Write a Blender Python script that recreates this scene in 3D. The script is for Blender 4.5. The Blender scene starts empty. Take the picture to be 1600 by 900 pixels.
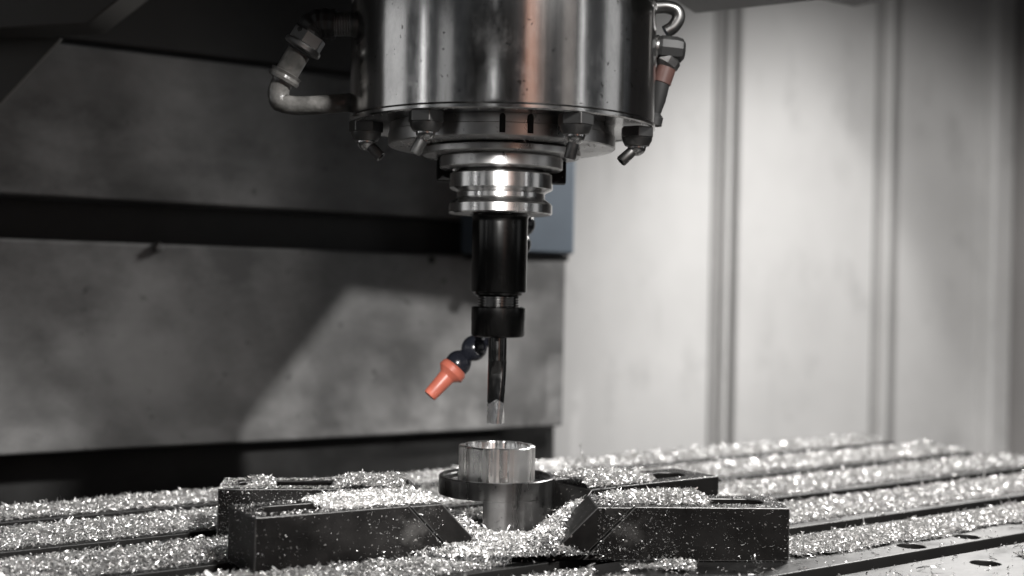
import bpy, bmesh, math, random
import numpy as np
from mathutils import Vector, Matrix, Euler

random.seed(7)
RNG = np.random.default_rng(11)
SC = bpy.context.scene
COL = SC.collection
PI = math.pi

# ------------------------------------------------------------------ camera
CZ = 0.150                     # eye height over the table top (m)
FPX = 2000.0                   # focal length in pixels of a 1600 px wide frame
ROLL = 0.020
cd = bpy.data.cameras.new('camera')
cam = bpy.data.objects.new('camera', cd)
COL.objects.link(cam)
cd.sensor_width = 36.0
cd.lens = 36.0 * FPX / 1600.0
cd.clip_start = 0.02
cd.clip_end = 60.0
cam.matrix_world = Matrix.Translation((0, 0, CZ)) @ Matrix.Rotation(PI / 2, 4, 'X') @ Matrix.Rotation(ROLL, 4, 'Z')
cd.dof.use_dof = True
cd.dof.focus_distance = 0.742
cd.dof.aperture_fstop = 5.0
cd.dof.aperture_blades = 0
SC.camera = cam


def at(x, y, Y):
    """point at depth Y that is measured at (x, y) in the 1600x900 photograph"""
    dx, dy = x - 800.0, y - 450.0
    u = dx * math.cos(ROLL) + dy * math.sin(ROLL)
    v = -dx * math.sin(ROLL) + dy * math.cos(ROLL)
    return Vector((u / FPX * Y, Y, CZ - v / FPX * Y))


# ------------------------------------------------------------------ world and lamps
w = bpy.data.worlds.new('World')
SC.world = w
w.use_nodes = True
bg = w.node_tree.nodes['Background']
bg.inputs[0].default_value = (0.90, 0.95, 1.0, 1)
bg.inputs[1].default_value = 0.055

AX = Vector((-0.0081, 0.788, 0))      # spindle axis


def aim(o, target):
    d = Vector(target) - o.location
    o.rotation_euler = d.to_track_quat('-Z', 'Y').to_euler()


def strip(az, R, z, sx, sy, power, color=(1, 1, 1), tgt=0.15, spread=180):
    """a tall area light, added for reflections in the metal, standing az degrees to the right of the camera, seen from the spindle"""
    l = bpy.data.lights.new('reflection_strip', 'AREA')
    l.shape = 'RECTANGLE'
    l.size, l.size_y = sx, sy
    l.energy = power
    l.color = color
    l.spread = math.radians(spread)
    o = bpy.data.objects.new('reflection_strip', l)
    COL.objects.link(o)
    a = math.radians(az)
    o.location = (AX.x + R * math.sin(a), AX.y - R * math.cos(a), z)
    aim(o, (AX.x, AX.y, tgt))
    return o


def spot(loc, tgt, power, deg, blend, radius, color=(1, 0.985, 0.965)):
    l = bpy.data.lights.new('unseen_lamp', 'SPOT')
    l.energy = power
    l.spot_size = math.radians(deg)
    l.spot_blend = blend
    l.shadow_soft_size = radius
    l.color = color
    o = bpy.data.objects.new('unseen_lamp', l)
    COL.objects.link(o)
    o.location = loc
    aim(o, tgt)
    return o


spot((0.75, 1.28, 0.64), (0.58, 2.31, -0.13), 84, 88, 1.0, 0.06)           # lamp on the enclosure: lights the rear wall
spot((0.50, 1.34, 0.62), (0.10, 0.94, 0.01), 58, 90, 0.8, 0.10)           # its twin: lights the table from behind right
spot((-0.05, -0.30, 0.405), (-0.045, 1.28, -0.01), 78, 15.5, 0.14, 0.0045)   # narrow lamp that throws the pale patch on the panel
spot((0.34, 0.22, 0.66), (-0.02, 0.72, 0.0), 48, 112, 0.9, 0.04)             # fill light added over the table front to brighten the near shavings
strip(-57, 1.2, 0.30, 0.04, 0.40, 0.26)  # strips added for the stripes mirrored in spindle and holder
strip(-84, 1.2, 0.32, 0.50, 0.44, 0.62)
strip(-40, 1.3, 0.30, 0.22, 0.40, 0.15)
strip(-6, 1.5, 0.36, 0.05, 0.42, 0.24)
strip(20, 1.5, 0.32, 0.22, 0.80, 0.42, (1.0, 0.50, 0.34))  # warm light added in place of a mirrored copper-toned thing
strip(19, 1.45, 0.32, 0.012, 0.80, 0.06, (1.0, 0.8, 0.7))
strip(28, 1.45, 0.32, 0.012, 0.80, 0.06, (1.0, 0.8, 0.7))
strip(57, 1.2, 0.36, 0.035, 0.52, 0.22)
strip(47, 1.3, 0.36, 0.20, 0.60, 0.15, (1.0, 0.9, 0.84))
strip(84, 1.2, 0.34, 0.30, 0.6, 0.4)

SC.view_settings.view_transform = 'Standard'
SC.view_settings.look = 'None'
SC.view_settings.exposure = 0.0
SC.view_settings.gamma = 1.0
SC.view_settings.use_curve_mapping = False
SC.render.engine = 'CYCLES'
SC.cycles.use_denoising = True
SC.cycles.max_bounces = 8
SC.cycles.sample_clamp_indirect = 6.0
SC.cycles.caustics_reflective = False


# ------------------------------------------------------------------ materials
def nt(name):
    m = bpy.data.materials.new(name)
    m.use_nodes = True
    return m, m.node_tree, m.node_tree.nodes['Principled BSDF']


def link(t, a, b):
    t.links.new(a, b)


def noise(t, scale, detail=4, rough=0.55, vec=None, stretch=None, coord='Object'):
    n = t.nodes.new('ShaderNodeTexNoise')
    n.inputs['Scale'].default_value = scale
    n.inputs['Detail'].default_value = detail
    n.inputs['Roughness'].default_value = rough
    tc = t.nodes.new('ShaderNodeTexCoord')
    mp = t.nodes.new('ShaderNodeMapping')
    if stretch:
        mp.inputs['Scale'].default_value = stretch
    link(t, tc.outputs[coord], mp.inputs['Vector'])
    link(t, mp.outputs[0], n.inputs['Vector'])
    return n.outputs['Fac']


def ramp(t, fac, stops):
    r = t.nodes.new('ShaderNodeValToRGB')
    e = r.color_ramp.elements
    while len(e) < len(stops):
        e.new(0.5)
    for k, (p, c) in enumerate(stops):
        e[k].position = p
        e[k].color = (*c, 1) if not isinstance(c, (int, float)) else (c, c, c, 1)
    link(t, fac, r.inputs[0])
    return r.outputs[0]


def mixc(t, fac, a, b, mode='MIX'):
    n = t.nodes.new('ShaderNodeMix')
    n.data_type = 'RGBA'
    n.blend_type = mode
    if isinstance(fac, (int, float)):
        n.inputs[0].default_value = fac
    else:
        link(t, fac, n.inputs[0])
    for s, v in ((6, a), (7, b)):
        if isinstance(v, tuple):
            n.inputs[s].default_value = (*v, 1)
        else:
            link(t, v, n.inputs[s])
    return n.outputs[2]


def bump(t, bsdf, h, strength=0.2, dist=0.0005):
    b = t.nodes.new('ShaderNodeBump')
    b.inputs['Strength'].default_value = strength
    b.inputs['Distance'].default_value = dist
    link(t, h, b.inputs['Height'])
    link(t, b.outputs[0], bsdf.inputs['Normal'])


def G(v):
    return (v, v * 0.988, v * 0.975)


def metal(name, c, r0, r1, scale=60, stretch=(1, 1, 0.04), bs=0.03, spots=0.0, metallic=1.0):
    """steel with drawn streaks and smudges"""
    m, t, b = nt(name)
    b.inputs['Metallic'].default_value = metallic
    f = noise(t, scale, 5, 0.6, stretch=stretch)
    s = noise(t, 25, 4, 0.6)
    rr = ramp(t, f, [(0.3, r0), (0.7, r1)])
    r2 = ramp(t, s, [(0.35, 0.85), (0.75, 1.35)])
    link(t, mixc(t, 1.0, rr, r2, 'MULTIPLY'), b.inputs['Roughness'])
    col = ramp(t, s, [(0.3, tuple(0.75 * x for x in G(c))), (0.7, G(c))])
    if spots:
        d = noise(t, 260, 3, 0.5)
        col = mixc(t, ramp(t, d, [(0.64, 0.0), (0.70, spots)]), col, (0.02, 0.02, 0.02))
    link(t, col, b.inputs['Base Color'])
    bump(t, b, f, bs)
    return m


M = {}
def housing_mat():
    m, t, b = nt('turned_steel')
    b.inputs['Metallic'].default_value = 1.0
    f = noise(t, 90, 5, 0.6, stretch=(1, 1, 0.03))
    sm = noise(t, 30, 6, 0.7, stretch=(1, 1, 0.55))
    dr = noise(t, 70, 4, 0.6, stretch=(1, 1, 0.10))
    sp_ = noise(t, 330, 2, 0.5)
    col = ramp(t, sm, [(0.35, G(0.34)), (0.65, G(0.50))])
    col = mixc(t, ramp(t, dr, [(0.60, 0.0), (0.72, 0.5)]), col, (0.20, 0.185, 0.165))
    col = mixc(t, ramp(t, sp_, [(0.68, 0.0), (0.72, 0.6)]), col, (0.05, 0.048, 0.045))
    link(t, col, b.inputs['Base Color'])
    r = mixc(t, ramp(t, sm, [(0.50, 0.0), (0.70, 1.0)]), ramp(t, f, [(0.3, 0.12), (0.7, 0.19)]), (0.27, 0.27, 0.27))
    link(t, r, b.inputs['Roughness'])
    bump(t, b, f, 0.05)
    return m


M['housing'] = housing_mat()
M['cap'] = metal('cap_steel', 0.50, 0.24, 0.38, 80, (1, 1, 0.3), 0.05, 0.3)
M['flange'] = metal('ground_steel', 0.55, 0.14, 0.24, 120, (1, 1, 0.03), 0.04)
M['black_polish'] = metal('black_polished_steel', 0.035, 0.16, 0.26, 80, (1, 1, 0.03), 0.02)
M['tip'] = metal('bare_cutting_edge', 0.92, 0.18, 0.30, 120, (1, 1, 1), 0.04)
M['mill'] = metal('carbide', 0.10, 0.12, 0.24, 120, (1, 1, 1), 0.02)
M['alu'] = metal('turned_aluminium', 0.95, 0.16, 0.42, 150, (1, 1, 0.02), 0.14)
M['alu_dull'] = metal('oiled_billet', 0.19, 0.20, 0.46, 110, (1, 1, 0.04), 0.3, 0.5)
M['brass'] = metal('dull_fitting', 0.30, 0.30, 0.45, 60, (1, 1, 1), 0.05)
M['darkfit'] = metal('dark_fitting', 0.17, 0.30, 0.45, 60, (1, 1, 1), 0.05)
M['table'] = metal('ground_table_steel', 0.10, 0.36, 0.54, 60, (0.3, 1, 1), 0.05, 0.3)


def oxide():
    m, t, b = nt('black_oxide_steel')
    s = noise(t, 45, 6, 0.65)
    d = noise(t, 420, 2, 0.5)
    sm = noise(t, 18, 5, 0.7)
    col = ramp(t, s, [(0.3, (0.004, 0.0038, 0.0037)), (0.75, (0.014, 0.013, 0.0125))])
    col = mixc(t, ramp(t, d, [(0.68, 0.0), (0.73, 0.8)]), col, (0.22, 0.21, 0.20))
    col = mixc(t, ramp(t, sm, [(0.60, 0.0), (0.74, 0.30)]), col, (0.14, 0.135, 0.13))
    link(t, col, b.inputs['Base Color'])
    b.inputs['Metallic'].default_value = 0.0
    link(t, ramp(t, s, [(0.3, 0.36), (0.7, 0.60)]), b.inputs['Roughness'])
    b.inputs['Specular IOR Level'].default_value = 0.14
    bump(t, b, s, 0.08)
    return m


M['oxide'] = oxide()
M['worn'] = metal('worn_black_edge', 0.16, 0.30, 0.5, 200, (1, 1, 1), 0.1, 0.9)


def plain(name, c, rough, var=0.25, scale=30, metallic=0.0, bs=0.05):
    m, t, b = nt(name)
    s = noise(t, scale, 5, 0.6)
    lo = tuple(x * (1 - var) for x in c)
    hi = tuple(min(1, x * (1 + var)) for x in c)
    link(t, ramp(t, s, [(0.3, lo), (0.7, hi)]), b.inputs['Base Color'])
    b.inputs['Roughness'].default_value = rough
    b.inputs['Metallic'].default_value = metallic
    bump(t, b, s, bs)
    return m


M['rubber'] = plain('black_rubber', (0.012, 0.012, 0.012), 0.55)
M['slot'] = plain('slot_black', (0.004, 0.004, 0.004), 0.8)
M['orange'] = plain('orange_plastic', (0.46, 0.125, 0.082), 0.38, 0.1)
M['blackplastic'] = plain('black_plastic', (0.012, 0.013, 0.018), 0.22, 0.2)
M['casing'] = plain('dark_casing', (0.035, 0.034, 0.033), 0.5, 0.3, 8)
M['beige'] = plain('grey_casing', (0.08, 0.077, 0.072), 0.55, 0.15, 8)
M['blue'] = plain('blue_grey_paint', (0.095, 0.118, 0.145), 0.45, 0.15, 10)
def wall_mat():
    m, t, b = nt('pale_wall_paint')
    a = noise(t, 3.0, 5, 0.6)
    c = noise(t, 9.0, 5, 0.65, stretch=(1, 1, 0.7))
    d = noise(t, 14.0, 3, 0.55, stretch=(1.4, 1, 0.25))
    col = ramp(t, a, [(0.3, G(0.47)), (0.7, G(0.58))])
    col = mixc(t, ramp(t, c, [(0.56, 0.0), (0.74, 0.55)]), col, G(0.30))
    col = mixc(t, ramp(t, d, [(0.60, 0.0), (0.78, 0.35)]), col, G(0.26))
    link(t, col, b.inputs['Base Color'])
    link(t, ramp(t, c, [(0.3, 0.38), (0.7, 0.6)]), b.inputs['Roughness'])
    return m


M['wall'] = wall_mat()
M['rib_shade'] = plain('shaded_rib_grey', (0.27, 0.265, 0.26), 0.5, 0.08, 6.0)  # shading of the ribs put into a darker grey
M['sidewall'] = plain('shaded_wall_grey', (0.26, 0.25, 0.245), 0.5, 0.08, 3.0, 0, 0.01)  # shade on the side wall put into a darker colour
M['redring'] = plain('red_ring', (0.075, 0.038, 0.032), 0.4, 0.2)
M['slot_shade'] = plain('shaded_slot_wall', (0.012, 0.0115, 0.011), 0.5)  # dark tone stands in for shade inside the table slots
M['bed'] = plain('machine_bed', (0.03, 0.03, 0.03), 0.7)


def panel_mat(name, dark, light, sc=6.0):
    """oiled sheet steel: wiped smears, pale dried coolant, small stains"""
    m, t, b = nt(name)
    a = noise(t, sc, 6, 0.62, stretch=(1, 1, 1.5))
    c = noise(t, sc * 2.2, 7, 0.66, stretch=(0.9, 1, 1.25))
    d = noise(t, 55, 3, 0.6)
    col = ramp(t, a, [(0.38, G(dark)), (0.62, G(light))])
    col = mixc(t, ramp(t, c, [(0.47, 0.0), (0.74, 0.5)]), col, G(light * 1.6))
    col = mixc(t, ramp(t, d, [(0.64, 0.0), (0.72, 0.6)]), col, G(dark * 0.4))
    link(t, col, b.inputs['Base Color'])
    b.inputs['Metallic'].default_value = 0.25
    link(t, ramp(t, c, [(0.3, 0.36), (0.7, 0.6)]), b.inputs['Roughness'])
    bump(t, b, c, 0.06, 0.002)
    return m


M['lower'] = panel_mat('oiled_panel', 0.115, 0.24)
M['upper'] = panel_mat('oiled_upper_panel', 0.08, 0.21, 5.0)
M['base'] = panel_mat('dark_base', 0.022, 0.040)


def chip_mat():
    m, t, b = nt('aluminium_shavings')
    oi = t.nodes.new('ShaderNodeObjectInfo')
    link(t, ramp(t, oi.outputs['Random'], [(0.0, G(0.50)), (0.5, G(0.84)), (1.0, G(0.96))]), b.inputs['Base Color'])
    link(t, ramp(t, oi.outputs['Random'], [(0.0, 0.55), (1.0, 0.30)]), b.inputs['Roughness'])
    b.inputs['Metallic'].default_value = 0.86
    return m


M['chip'] = chip_mat()


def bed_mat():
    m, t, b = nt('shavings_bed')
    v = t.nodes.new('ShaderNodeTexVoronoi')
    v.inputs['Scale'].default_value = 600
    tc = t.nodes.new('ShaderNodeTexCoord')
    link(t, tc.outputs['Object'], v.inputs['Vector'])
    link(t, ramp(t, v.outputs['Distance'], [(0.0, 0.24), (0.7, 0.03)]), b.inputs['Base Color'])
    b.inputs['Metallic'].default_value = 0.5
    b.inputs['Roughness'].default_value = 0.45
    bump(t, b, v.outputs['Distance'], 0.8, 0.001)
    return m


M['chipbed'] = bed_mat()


# ------------------------------------------------------------------ mesh helpers
def empty(name, loc=(0, 0, 0), rz=0.0, label=None, cat=None, group=None, kind=None):
    o = bpy.data.objects.new(name, None)
    COL.objects.link(o)
    o.location = loc
    o.rotation_euler = (0, 0, rz)
    o.empty_display_size = 0.02
    tag(o, label, cat, group, kind)
    return o


def tag(o, label=None, cat=None, group=None, kind=None):
    for k, v in (('label', label), ('category', cat), ('group', group), ('kind', kind)):
        if v:
            o[k] = v
    return o


def obj(name, bm, mat, parent=None, smooth=35, bevel=0.0, segs=2):
    me = bpy.data.meshes.new(name)
    bmesh.ops.recalc_face_normals(bm, faces=bm.faces)
    bm.to_mesh(me)
    bm.free()
    me.materials.append(mat)
    if smooth:
        for p in me.polygons:
            p.use_smooth = True
        me.set_sharp_from_angle(angle=math.radians(smooth))
    o = bpy.data.objects.new(name, me)
    COL.objects.link(o)
    if parent:
        o.parent = parent
    if bevel:
        md = o.modifiers.new('bevel', 'BEVEL')
        md.width = bevel
        md.segments = segs
        md.limit_method = 'ANGLE'
        md.angle_limit = math.radians(40)
        md.harden_normals = True
    return o


def box(bm, x0, x1, y0, y1, z0, z1):
    vs = [bm.verts.new((x, y, z)) for z in (z0, z1) for x, y in ((x0, y0), (x1, y0), (x1, y1), (x0, y1))]
    for f in ((3, 2, 1, 0), (4, 5, 6, 7), (0, 1, 5, 4), (1, 2, 6, 5), (2, 3, 7, 6), (3, 0, 4, 7)):
        bm.faces.new([vs[i] for i in f])
    return vs


def bxo(name, x0, x1, y0, y1, z0, z1, mat, parent=None, bevel=0.001):
    bm = bmesh.new()
    box(bm, x0, x1, y0, y1, z0, z1)
    return obj(name, bm, mat, parent, bevel=bevel)


def prism(bm, bottom, top):
    a = [bm.verts.new(p) for p in bottom]
    b = [bm.verts.new(p) for p in top]
    n = len(a)
    bm.faces.new(a[::-1])
    bm.faces.new(b)
    for i in range(n):
        bm.faces.new((a[i], a[(i + 1) % n], b[(i + 1) % n], b[i]))


def lathe(bm, prof, seg=96, mat=None, closed=False):
    """revolve (r, z) points about z; mat places the result"""
    rings = []
    for r, z in prof:
        if r < 1e-7:
            rings.append([bm.verts.new((0, 0, z))])
        else:
            rings.append([bm.verts.new((r * math.cos(2 * PI * i / seg), r * math.sin(2 * PI * i / seg), z)) for i in range(seg)])
    pairs = list(zip(rings[:-1], rings[1:]))
    if closed:
        pairs.append((rings[-1], rings[0]))
    for a, b in pairs:
        for i in range(seg):
            j = (i + 1) % seg
            if len(a) == 1 and len(b) == 1:
                continue
            if len(a) == 1:
                bm.faces.new((a[0], b[i], b[j]))
            elif len(b) == 1:
                bm.faces.new((a[i], a[j], b[0]))
            else:
                bm.faces.new((a[i], a[j], b[j], b[i]))
    if mat is not None:
        vs = [v for r in rings for v in r]
        bmesh.ops.transform(bm, matrix=mat, verts=vs)


def lobj(name, prof, mat, parent=None, seg=96, mw=None, smooth=30, closed=False):
    bm = bmesh.new()
    lathe(bm, prof, seg, mw, closed)
    return obj(name, bm, mat, parent, smooth=smooth)


def facets(o, amp, seed, n=256):
    """shallow upright tool facets on a turned part"""
    r = np.random.default_rng(seed)
    ks = list(range(5, 44))
    am = [r.normal(0, 1) / k ** 0.9 for k in ks]
    ph = r.uniform(0, 2 * PI, len(ks))
    for v in o.data.vertices:
        a = math.atan2(v.co.y, v.co.x)
        rr = math.hypot(v.co.x, v.co.y)
        if rr > 0.012:
            f = 1 + amp * sum(q * math.sin(k * a + p) for q, k, p in zip(am, ks, ph)) / rr
            v.co.x *= f
            v.co.y *= f
    o.data.update()
    return o


def frame(p, d, up=(0, 0, 1)):
    """matrix whose z axis is d at p"""
    q = Vector(d).normalized().to_track_quat('Z', 'Y')
    return Matrix.Translation(p) @ q.to_matrix().to_4x4()


def tube(bm, pts, radii, seg=20, cap=True):
    pts = [Vector(p) for p in pts]
    if isinstance(radii, (int, float)):
        radii = [radii] * len(pts)
    n = len(pts)
    tang = [(pts[min(i + 1, n - 1)] - pts[max(i - 1, 0)]).normalized() for i in range(n)]
    ref = Vector((0, 0, 1)) if abs(tang[0].z) < 0.9 else Vector((1, 0, 0))
    nrm = (ref - tang[0] * ref.dot(tang[0])).normalized()
    rings = []
    for i in range(n):
        nrm = (nrm - tang[i] * nrm.dot(tang[i])).normalized()
        bi = tang[i].cross(nrm)
        rings.append([bm.verts.new(pts[i] + (nrm * math.cos(2 * PI * k / seg) + bi * math.sin(2 * PI * k / seg)) * radii[i]) for k in range(seg)])
    for a, b in zip(rings[:-1], rings[1:]):
        for k in range(seg):
            bm.faces.new((a[k], a[(k + 1) % seg], b[(k + 1) % seg], b[k]))
    if cap:
        bm.faces.new(rings[0][::-1])
        bm.faces.new(rings[-1])


def spline(pts, n=12):
    pts = [Vector(p) for p in pts]
    out = []
    P = [pts[0] * 2 - pts[1]] + pts + [pts[-1] * 2 - pts[-2]]
    for i in range(1, len(P) - 2):
        for k in range(n):
            t = k / n
            a, b, c, d = P[i - 1], P[i], P[i + 1], P[i + 2]
            out.append(0.5 * ((2 * b) + (c - a) * t + (2 * a - 5 * b + 4 * c - d) * t * t + (3 * b - a - 3 * c + d) * t ** 3))
    out.append(pts[-1])
    return out


def plate_with_holes(bm, outer, holes, z0, z1, shift=None):
    """plan outline with holes, extruded; shift(x, y) moves the bottom outline (sloping ends)"""
    loops = [outer] + holes
    layers = {}
    for lay, z in (('t', z1), ('b', z0)):
        vv = []
        for L in loops:
            row = []
            for (x, y) in L:
                if lay == 'b' and shift and L is outer:
                    x, y = shift(x, y)
                row.append(bm.verts.new((x, y, z)))
            vv.append(row)
        edges = []
        for row in vv:
            for i in range(len(row)):
                edges.append(bm.edges.new((row[i], row[(i + 1) % len(row)])))
        bmesh.ops.triangle_fill(bm, use_beauty=True, use_dissolve=False, edges=edges, normal=(0, 0, 1))
        layers[lay] = vv
    for a, b in zip(layers['t'], layers['b']):
        n = len(a)
        for i in range(n):
            bm.faces.new((a[i], a[(i + 1) % n], b[(i + 1) % n], b[i]))


def circle(cx, cy, r, n=28):
    return [(cx + r * math.cos(2 * PI * i / n), cy + r * math.sin(2 * PI * i / n)) for i in range(n)]


def stadium(x0, x1, cy, r, n=12):
    p = [(x1 - r + r * math.cos(a), cy + r * math.sin(a)) for a in np.linspace(-PI / 2, PI / 2, n)]
    p += [(x0 + r + r * math.cos(a), cy + r * math.sin(a)) for a in np.linspace(PI / 2, 3 * PI / 2, n)]
    return p


# ------------------------------------------------------------------ setting: bed, rear wall, column
SD = Vector((0.8036, 0.5952, 0))       # direction of the table slots
SN = Vector((-0.5952, 0.8036, 0))      # across the slots, away from the camera
SA = math.atan2(SD.y, SD.x)
CD = Vector((0.83, 0.5578, 0)).normalized()
CA = math.atan2(CD.y, CD.x)

bed = bxo('ground', -3, 4, -1.5, 5, -0.45, -0.40, M['bed'], bevel=0)
tag(bed, kind='structure')

wall = empty('enclosure_wall', (0.1, 2.0, -0.4), CA, 'pale painted rear wall of the enclosure with upright ribs', 'wall')
RIBS = [0.306, 0.711]
edges_ = [-0.55, RIBS[0], RIBS[1], 1.03]
for a, b in zip(edges_[:-1], edges_[1:]):
    bxo('wall_panel', a + 0.0015, b - 0.0015, 0, 0.02, 0, 1.9, M['wall'], wall, 0.002)
for rx in RIBS:
    bm = bmesh.new()                                         # folded seam: wide flange, bead, groove, bead
    prof = [(-0.026, 0), (-0.026, -0.005), (-0.010, -0.006), (-0.008, -0.020), (0.000, -0.022), (0.003, -0.010),
            (0.008, -0.010), (0.011, -0.024), (0.019, -0.022), (0.024, -0.002), (0.026, 0)]
    prism(bm, [(rx + x, y - 0.0005, 0.0) for x, y in prof], [(rx + x, y - 0.0005, 1.9) for x, y in prof])
    obj('rib', bm, M['rib_shade'], wall, bevel=0.0015)
    bxo('rib_bead', rx - 0.0135, rx - 0.0065, -0.026, -0.004, 0, 1.9, M['wall'], wall, 0.002)
bxo('corner_post', 1.0, 1.065, -0.035, 0.02, 0, 1.9, M['wall'], wall, 0.008)

sw = empty('enclosure_side_wall', (0.1, 2.0, -0.4), CA, 'shaded grey side wall at the right end of the enclosure', 'wall')
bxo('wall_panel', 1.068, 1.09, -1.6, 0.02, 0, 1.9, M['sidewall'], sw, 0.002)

col = empty('machine_column', (0.057, 1.35, 0), CA, 'machine column behind the table with stained grey cover panels', 'machine column')
bxo('lower_panel', -1.0, 0.0, 0, 0.03, 0.0055, 0.182, M['lower'], col, 0.003)
bxo('upper_panel', -1.0, -0.015, 0, 0.03, 0.217, 0.345, M['upper'], col, 0.003)
bxo('recess_strip', -1.0, -0.05, 0.035, 0.05, 0.17, 0.23, M['rubber'], col, 0)
bxo('upper_casing', -1.0, -0.015, 0.012, 0.10, 0.350, 0.95, M['casing'], col, 0.004)
bxo('base', -1.0, 0.030, 0.055, 0.13, -0.40, 0.150, M['base'], col, 0.004)
bm = bmesh.new()
lathe(bm, [(0, 0), (0.0042, 0), (0.0042, 0.003), (0.0030, 0.0052), (0.0, 0.0056)], 20)
bolt = obj('bolt', bm, M['brass'], col)
bolt.matrix_local = Matrix.Translation((-0.438, -0.0002, 0.179)) @ Matrix.Rotation(PI / 2, 4, 'X')
bm = bmesh.new()
lathe(bm, [(0, 0), (0.0036, 0), (0.0036, 0.0015), (0.0026, 0.0025), (0, 0.0018)], 20)
b2 = obj('bolt', bm, M['rubber'], col)
b2.matrix_local = Matrix.Translation((-0.165, -0.0002, 0.176)) @ Matrix.Rotation(PI / 2, 4, 'X')

# pale plate at the far left, seen as a sloping wedge
pl = [(-90, 42), (95, 60), (3, 158), (-90, 250)]
bm = bmesh.new()
fr = [at(x, y, 0.985) for x, y in pl]
bk = [p + Vector((0, 0.006, 0)) for p in fr]
prism(bm, fr, bk)
tag(obj('guard_plate', bm, M['beige'], None, bevel=0.001), 'dark grey sloping plate at the far left edge of the column', 'plate')

# casing corner hanging into the top left
pl = [(-120, 50), (135, 38), (187, -2), (260, -60), (-120, -60)]
bm = bmesh.new()
fr = [at(x, y, 0.93) for x, y in pl]
bk = [p + Vector((0.0, 0.04, 0)) for p in fr]
prism(bm, fr, bk)
tag(obj('cover_box', bm, M['beige'], None, bevel=0.002), 'dim grey cover box with a slanting end at the top left', 'machine cover')

# unseen plate, tube and rods added; the slanted window cuts the light patch
wl = empty('unseen_lamp', (-0.05, -0.30, 0.405), 0, 'black plate with slanted window, added out of view to shape the light', 'light blocker')
T2 = Matrix.Translation(-Vector(wl.location))
bm = bmesh.new()
plate_with_holes(bm, [(-0.27, 0.225), (0.07, 0.225), (0.07, 0.395), (-0.27, 0.395)],
                 [[(-0.1262, 0.256), (-0.016, 0.256), (-0.016, 0.3185), (-0.0840, 0.3185)]], 0.0, 0.0015)
bmesh.ops.transform(bm, matrix=T2 @ Matrix(((1, 0, 0, 0), (0, 0, 1, 0.2), (0, 1, 0, 0), (0, 0, 0, 1))), verts=bm.verts)
obj('gobo_plate', bm, M['casing'], wl, bevel=0.0003)
lobj('gobo_tube', [(0.0, -0.06), (0.03, -0.06), (0.034, -0.055), (0.034, 0.03), (0.031, 0.03), (0.031, -0.02), (0.0, -0.02)], M['casing'], wl, 40, frame((0, 0, 0), (0, 1.58, -0.4)))
for sx in (-0.03, 0.03):
    bm = bmesh.new()
    tube(bm, [(sx, 0.0, 0.02), (sx * 2, 0.25, 0.012), (sx * 2.2, 0.4995, -0.015)], 0.003, 10)
    obj('gobo_rod', bm, M['casing'], wl, 60)
# unseen bar added to cast a diagonal shadow on the rear wall
la = empty('shadow_bar', (0.79, 1.67, 0.52), 0, 'grey slanting bar, added out of view to cast a shadow on the wall', 'light blocker')
bm = bmesh.new()
tube(bm, [Vector(p) - Vector(la.location) for p in spline([(0.731, 1.628, 0.610), (0.759, 1.647, 0.564), (0.8055, 1.678, 0.487), (0.823, 1.690, 0.443)], 8)], 0.011, 16)
obj('bar_tube', bm, M['sidewall'], la, 60)
lobj('bar_joint', [(0, -0.012), (0.014, -0.012), (0.016, -0.009), (0.016, 0.009), (0.014, 0.012), (0, 0.012)], M['casing'], la, 24, Matrix.Translation(Vector((0.731, 1.628, 0.610)) - Vector(la.location)))

# blue-grey slide behind the tool
sl = empty('slide_cover', (0.0605, 1.25, 0), CA, 'blue grey painted slide cover behind the tool holder', 'machine cover')
bxo('cover_body', -0.079, 0.0, 0, 0.085, 0.1835, 0.62, M['blue'], sl, 0.003)
bxo('lower_lip', -0.076, -0.003, 0.006, 0.080, 0.1775, 0.183, M['rubber'], sl, 0)

# head casing over the spindle
hc = empty('head_casing', (0.315, 1.2, 0.419), SA, 'dark underside of the machine head at the top right', 'machine head')
bxo('casing_body', -0.85, 0, -0.35, 0, 0, 0.35, M['casing'], hc, 0.004)
P0 = at(1085, 22, 0.95)
d1, d3 = Vector((0.84, -0.55, 0)) * 0.22, Vector((-0.43, -0.9, 0)) * 0.12
q = [P0, P0 + d1, P0 + d1 + d3, P0 + d3]
bm = bmesh.new()
prism(bm, q, [Vector((p.x, p.y, 0.418)) for p in q])
brk = obj('head_bracket', bm, M['casing'], None, bevel=0.002)
tag(brk, 'dark bracket plate under the machine head, right of the spindle', 'bracket')

# ------------------------------------------------------------------ slotted table
VS = [0.807 - 0.0886 * k for k in range(8)]     # slot centre lines, far to near
HW = 0.0090
U0, U1 = -0.75, 1.097
tb = empty('machine_table', (0, 0, 0), SA, 'steel machine table with long parallel slots, strewn with shavings', 'machine table')
HOLES = [(0.2426, 0.768), (0.288, 0.802), (0.2705, 0.723)]


def to_uv(x, y):
    return x * SD.x + y * SD.y, x * SN.x + y * SN.y


holes_uv = [to_uv(*h) for h in HOLES]
bands = []
top_v = 0.862
for v in VS:
    bands.append((v + HW, top_v))
    top_v = v - HW
bands.append((top_v - 0.06, top_v))
for (v0, v1) in bands:
    hs = [circle(u, v, 0.0082) for u, v in holes_uv if v0 < v < v1]
    bm = bmesh.new()
    plate_with_holes(bm, [(U0, v0), (U1, v0), (U1, v1), (U0, v1)], hs, -0.045, 0.0)
    ld = obj('table_land', bm, M['table'], tb, smooth=30, bevel=0.0008)
    ld.data.materials.append(M['slot_shade'])                       # near-black slot walls: slot shade put into the colour
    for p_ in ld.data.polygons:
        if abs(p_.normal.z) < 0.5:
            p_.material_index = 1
bxo('table_body', U0, U1, bands[-1][0], 0.862, -0.10, -0.0455, M['table'], tb, 0.002)

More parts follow.
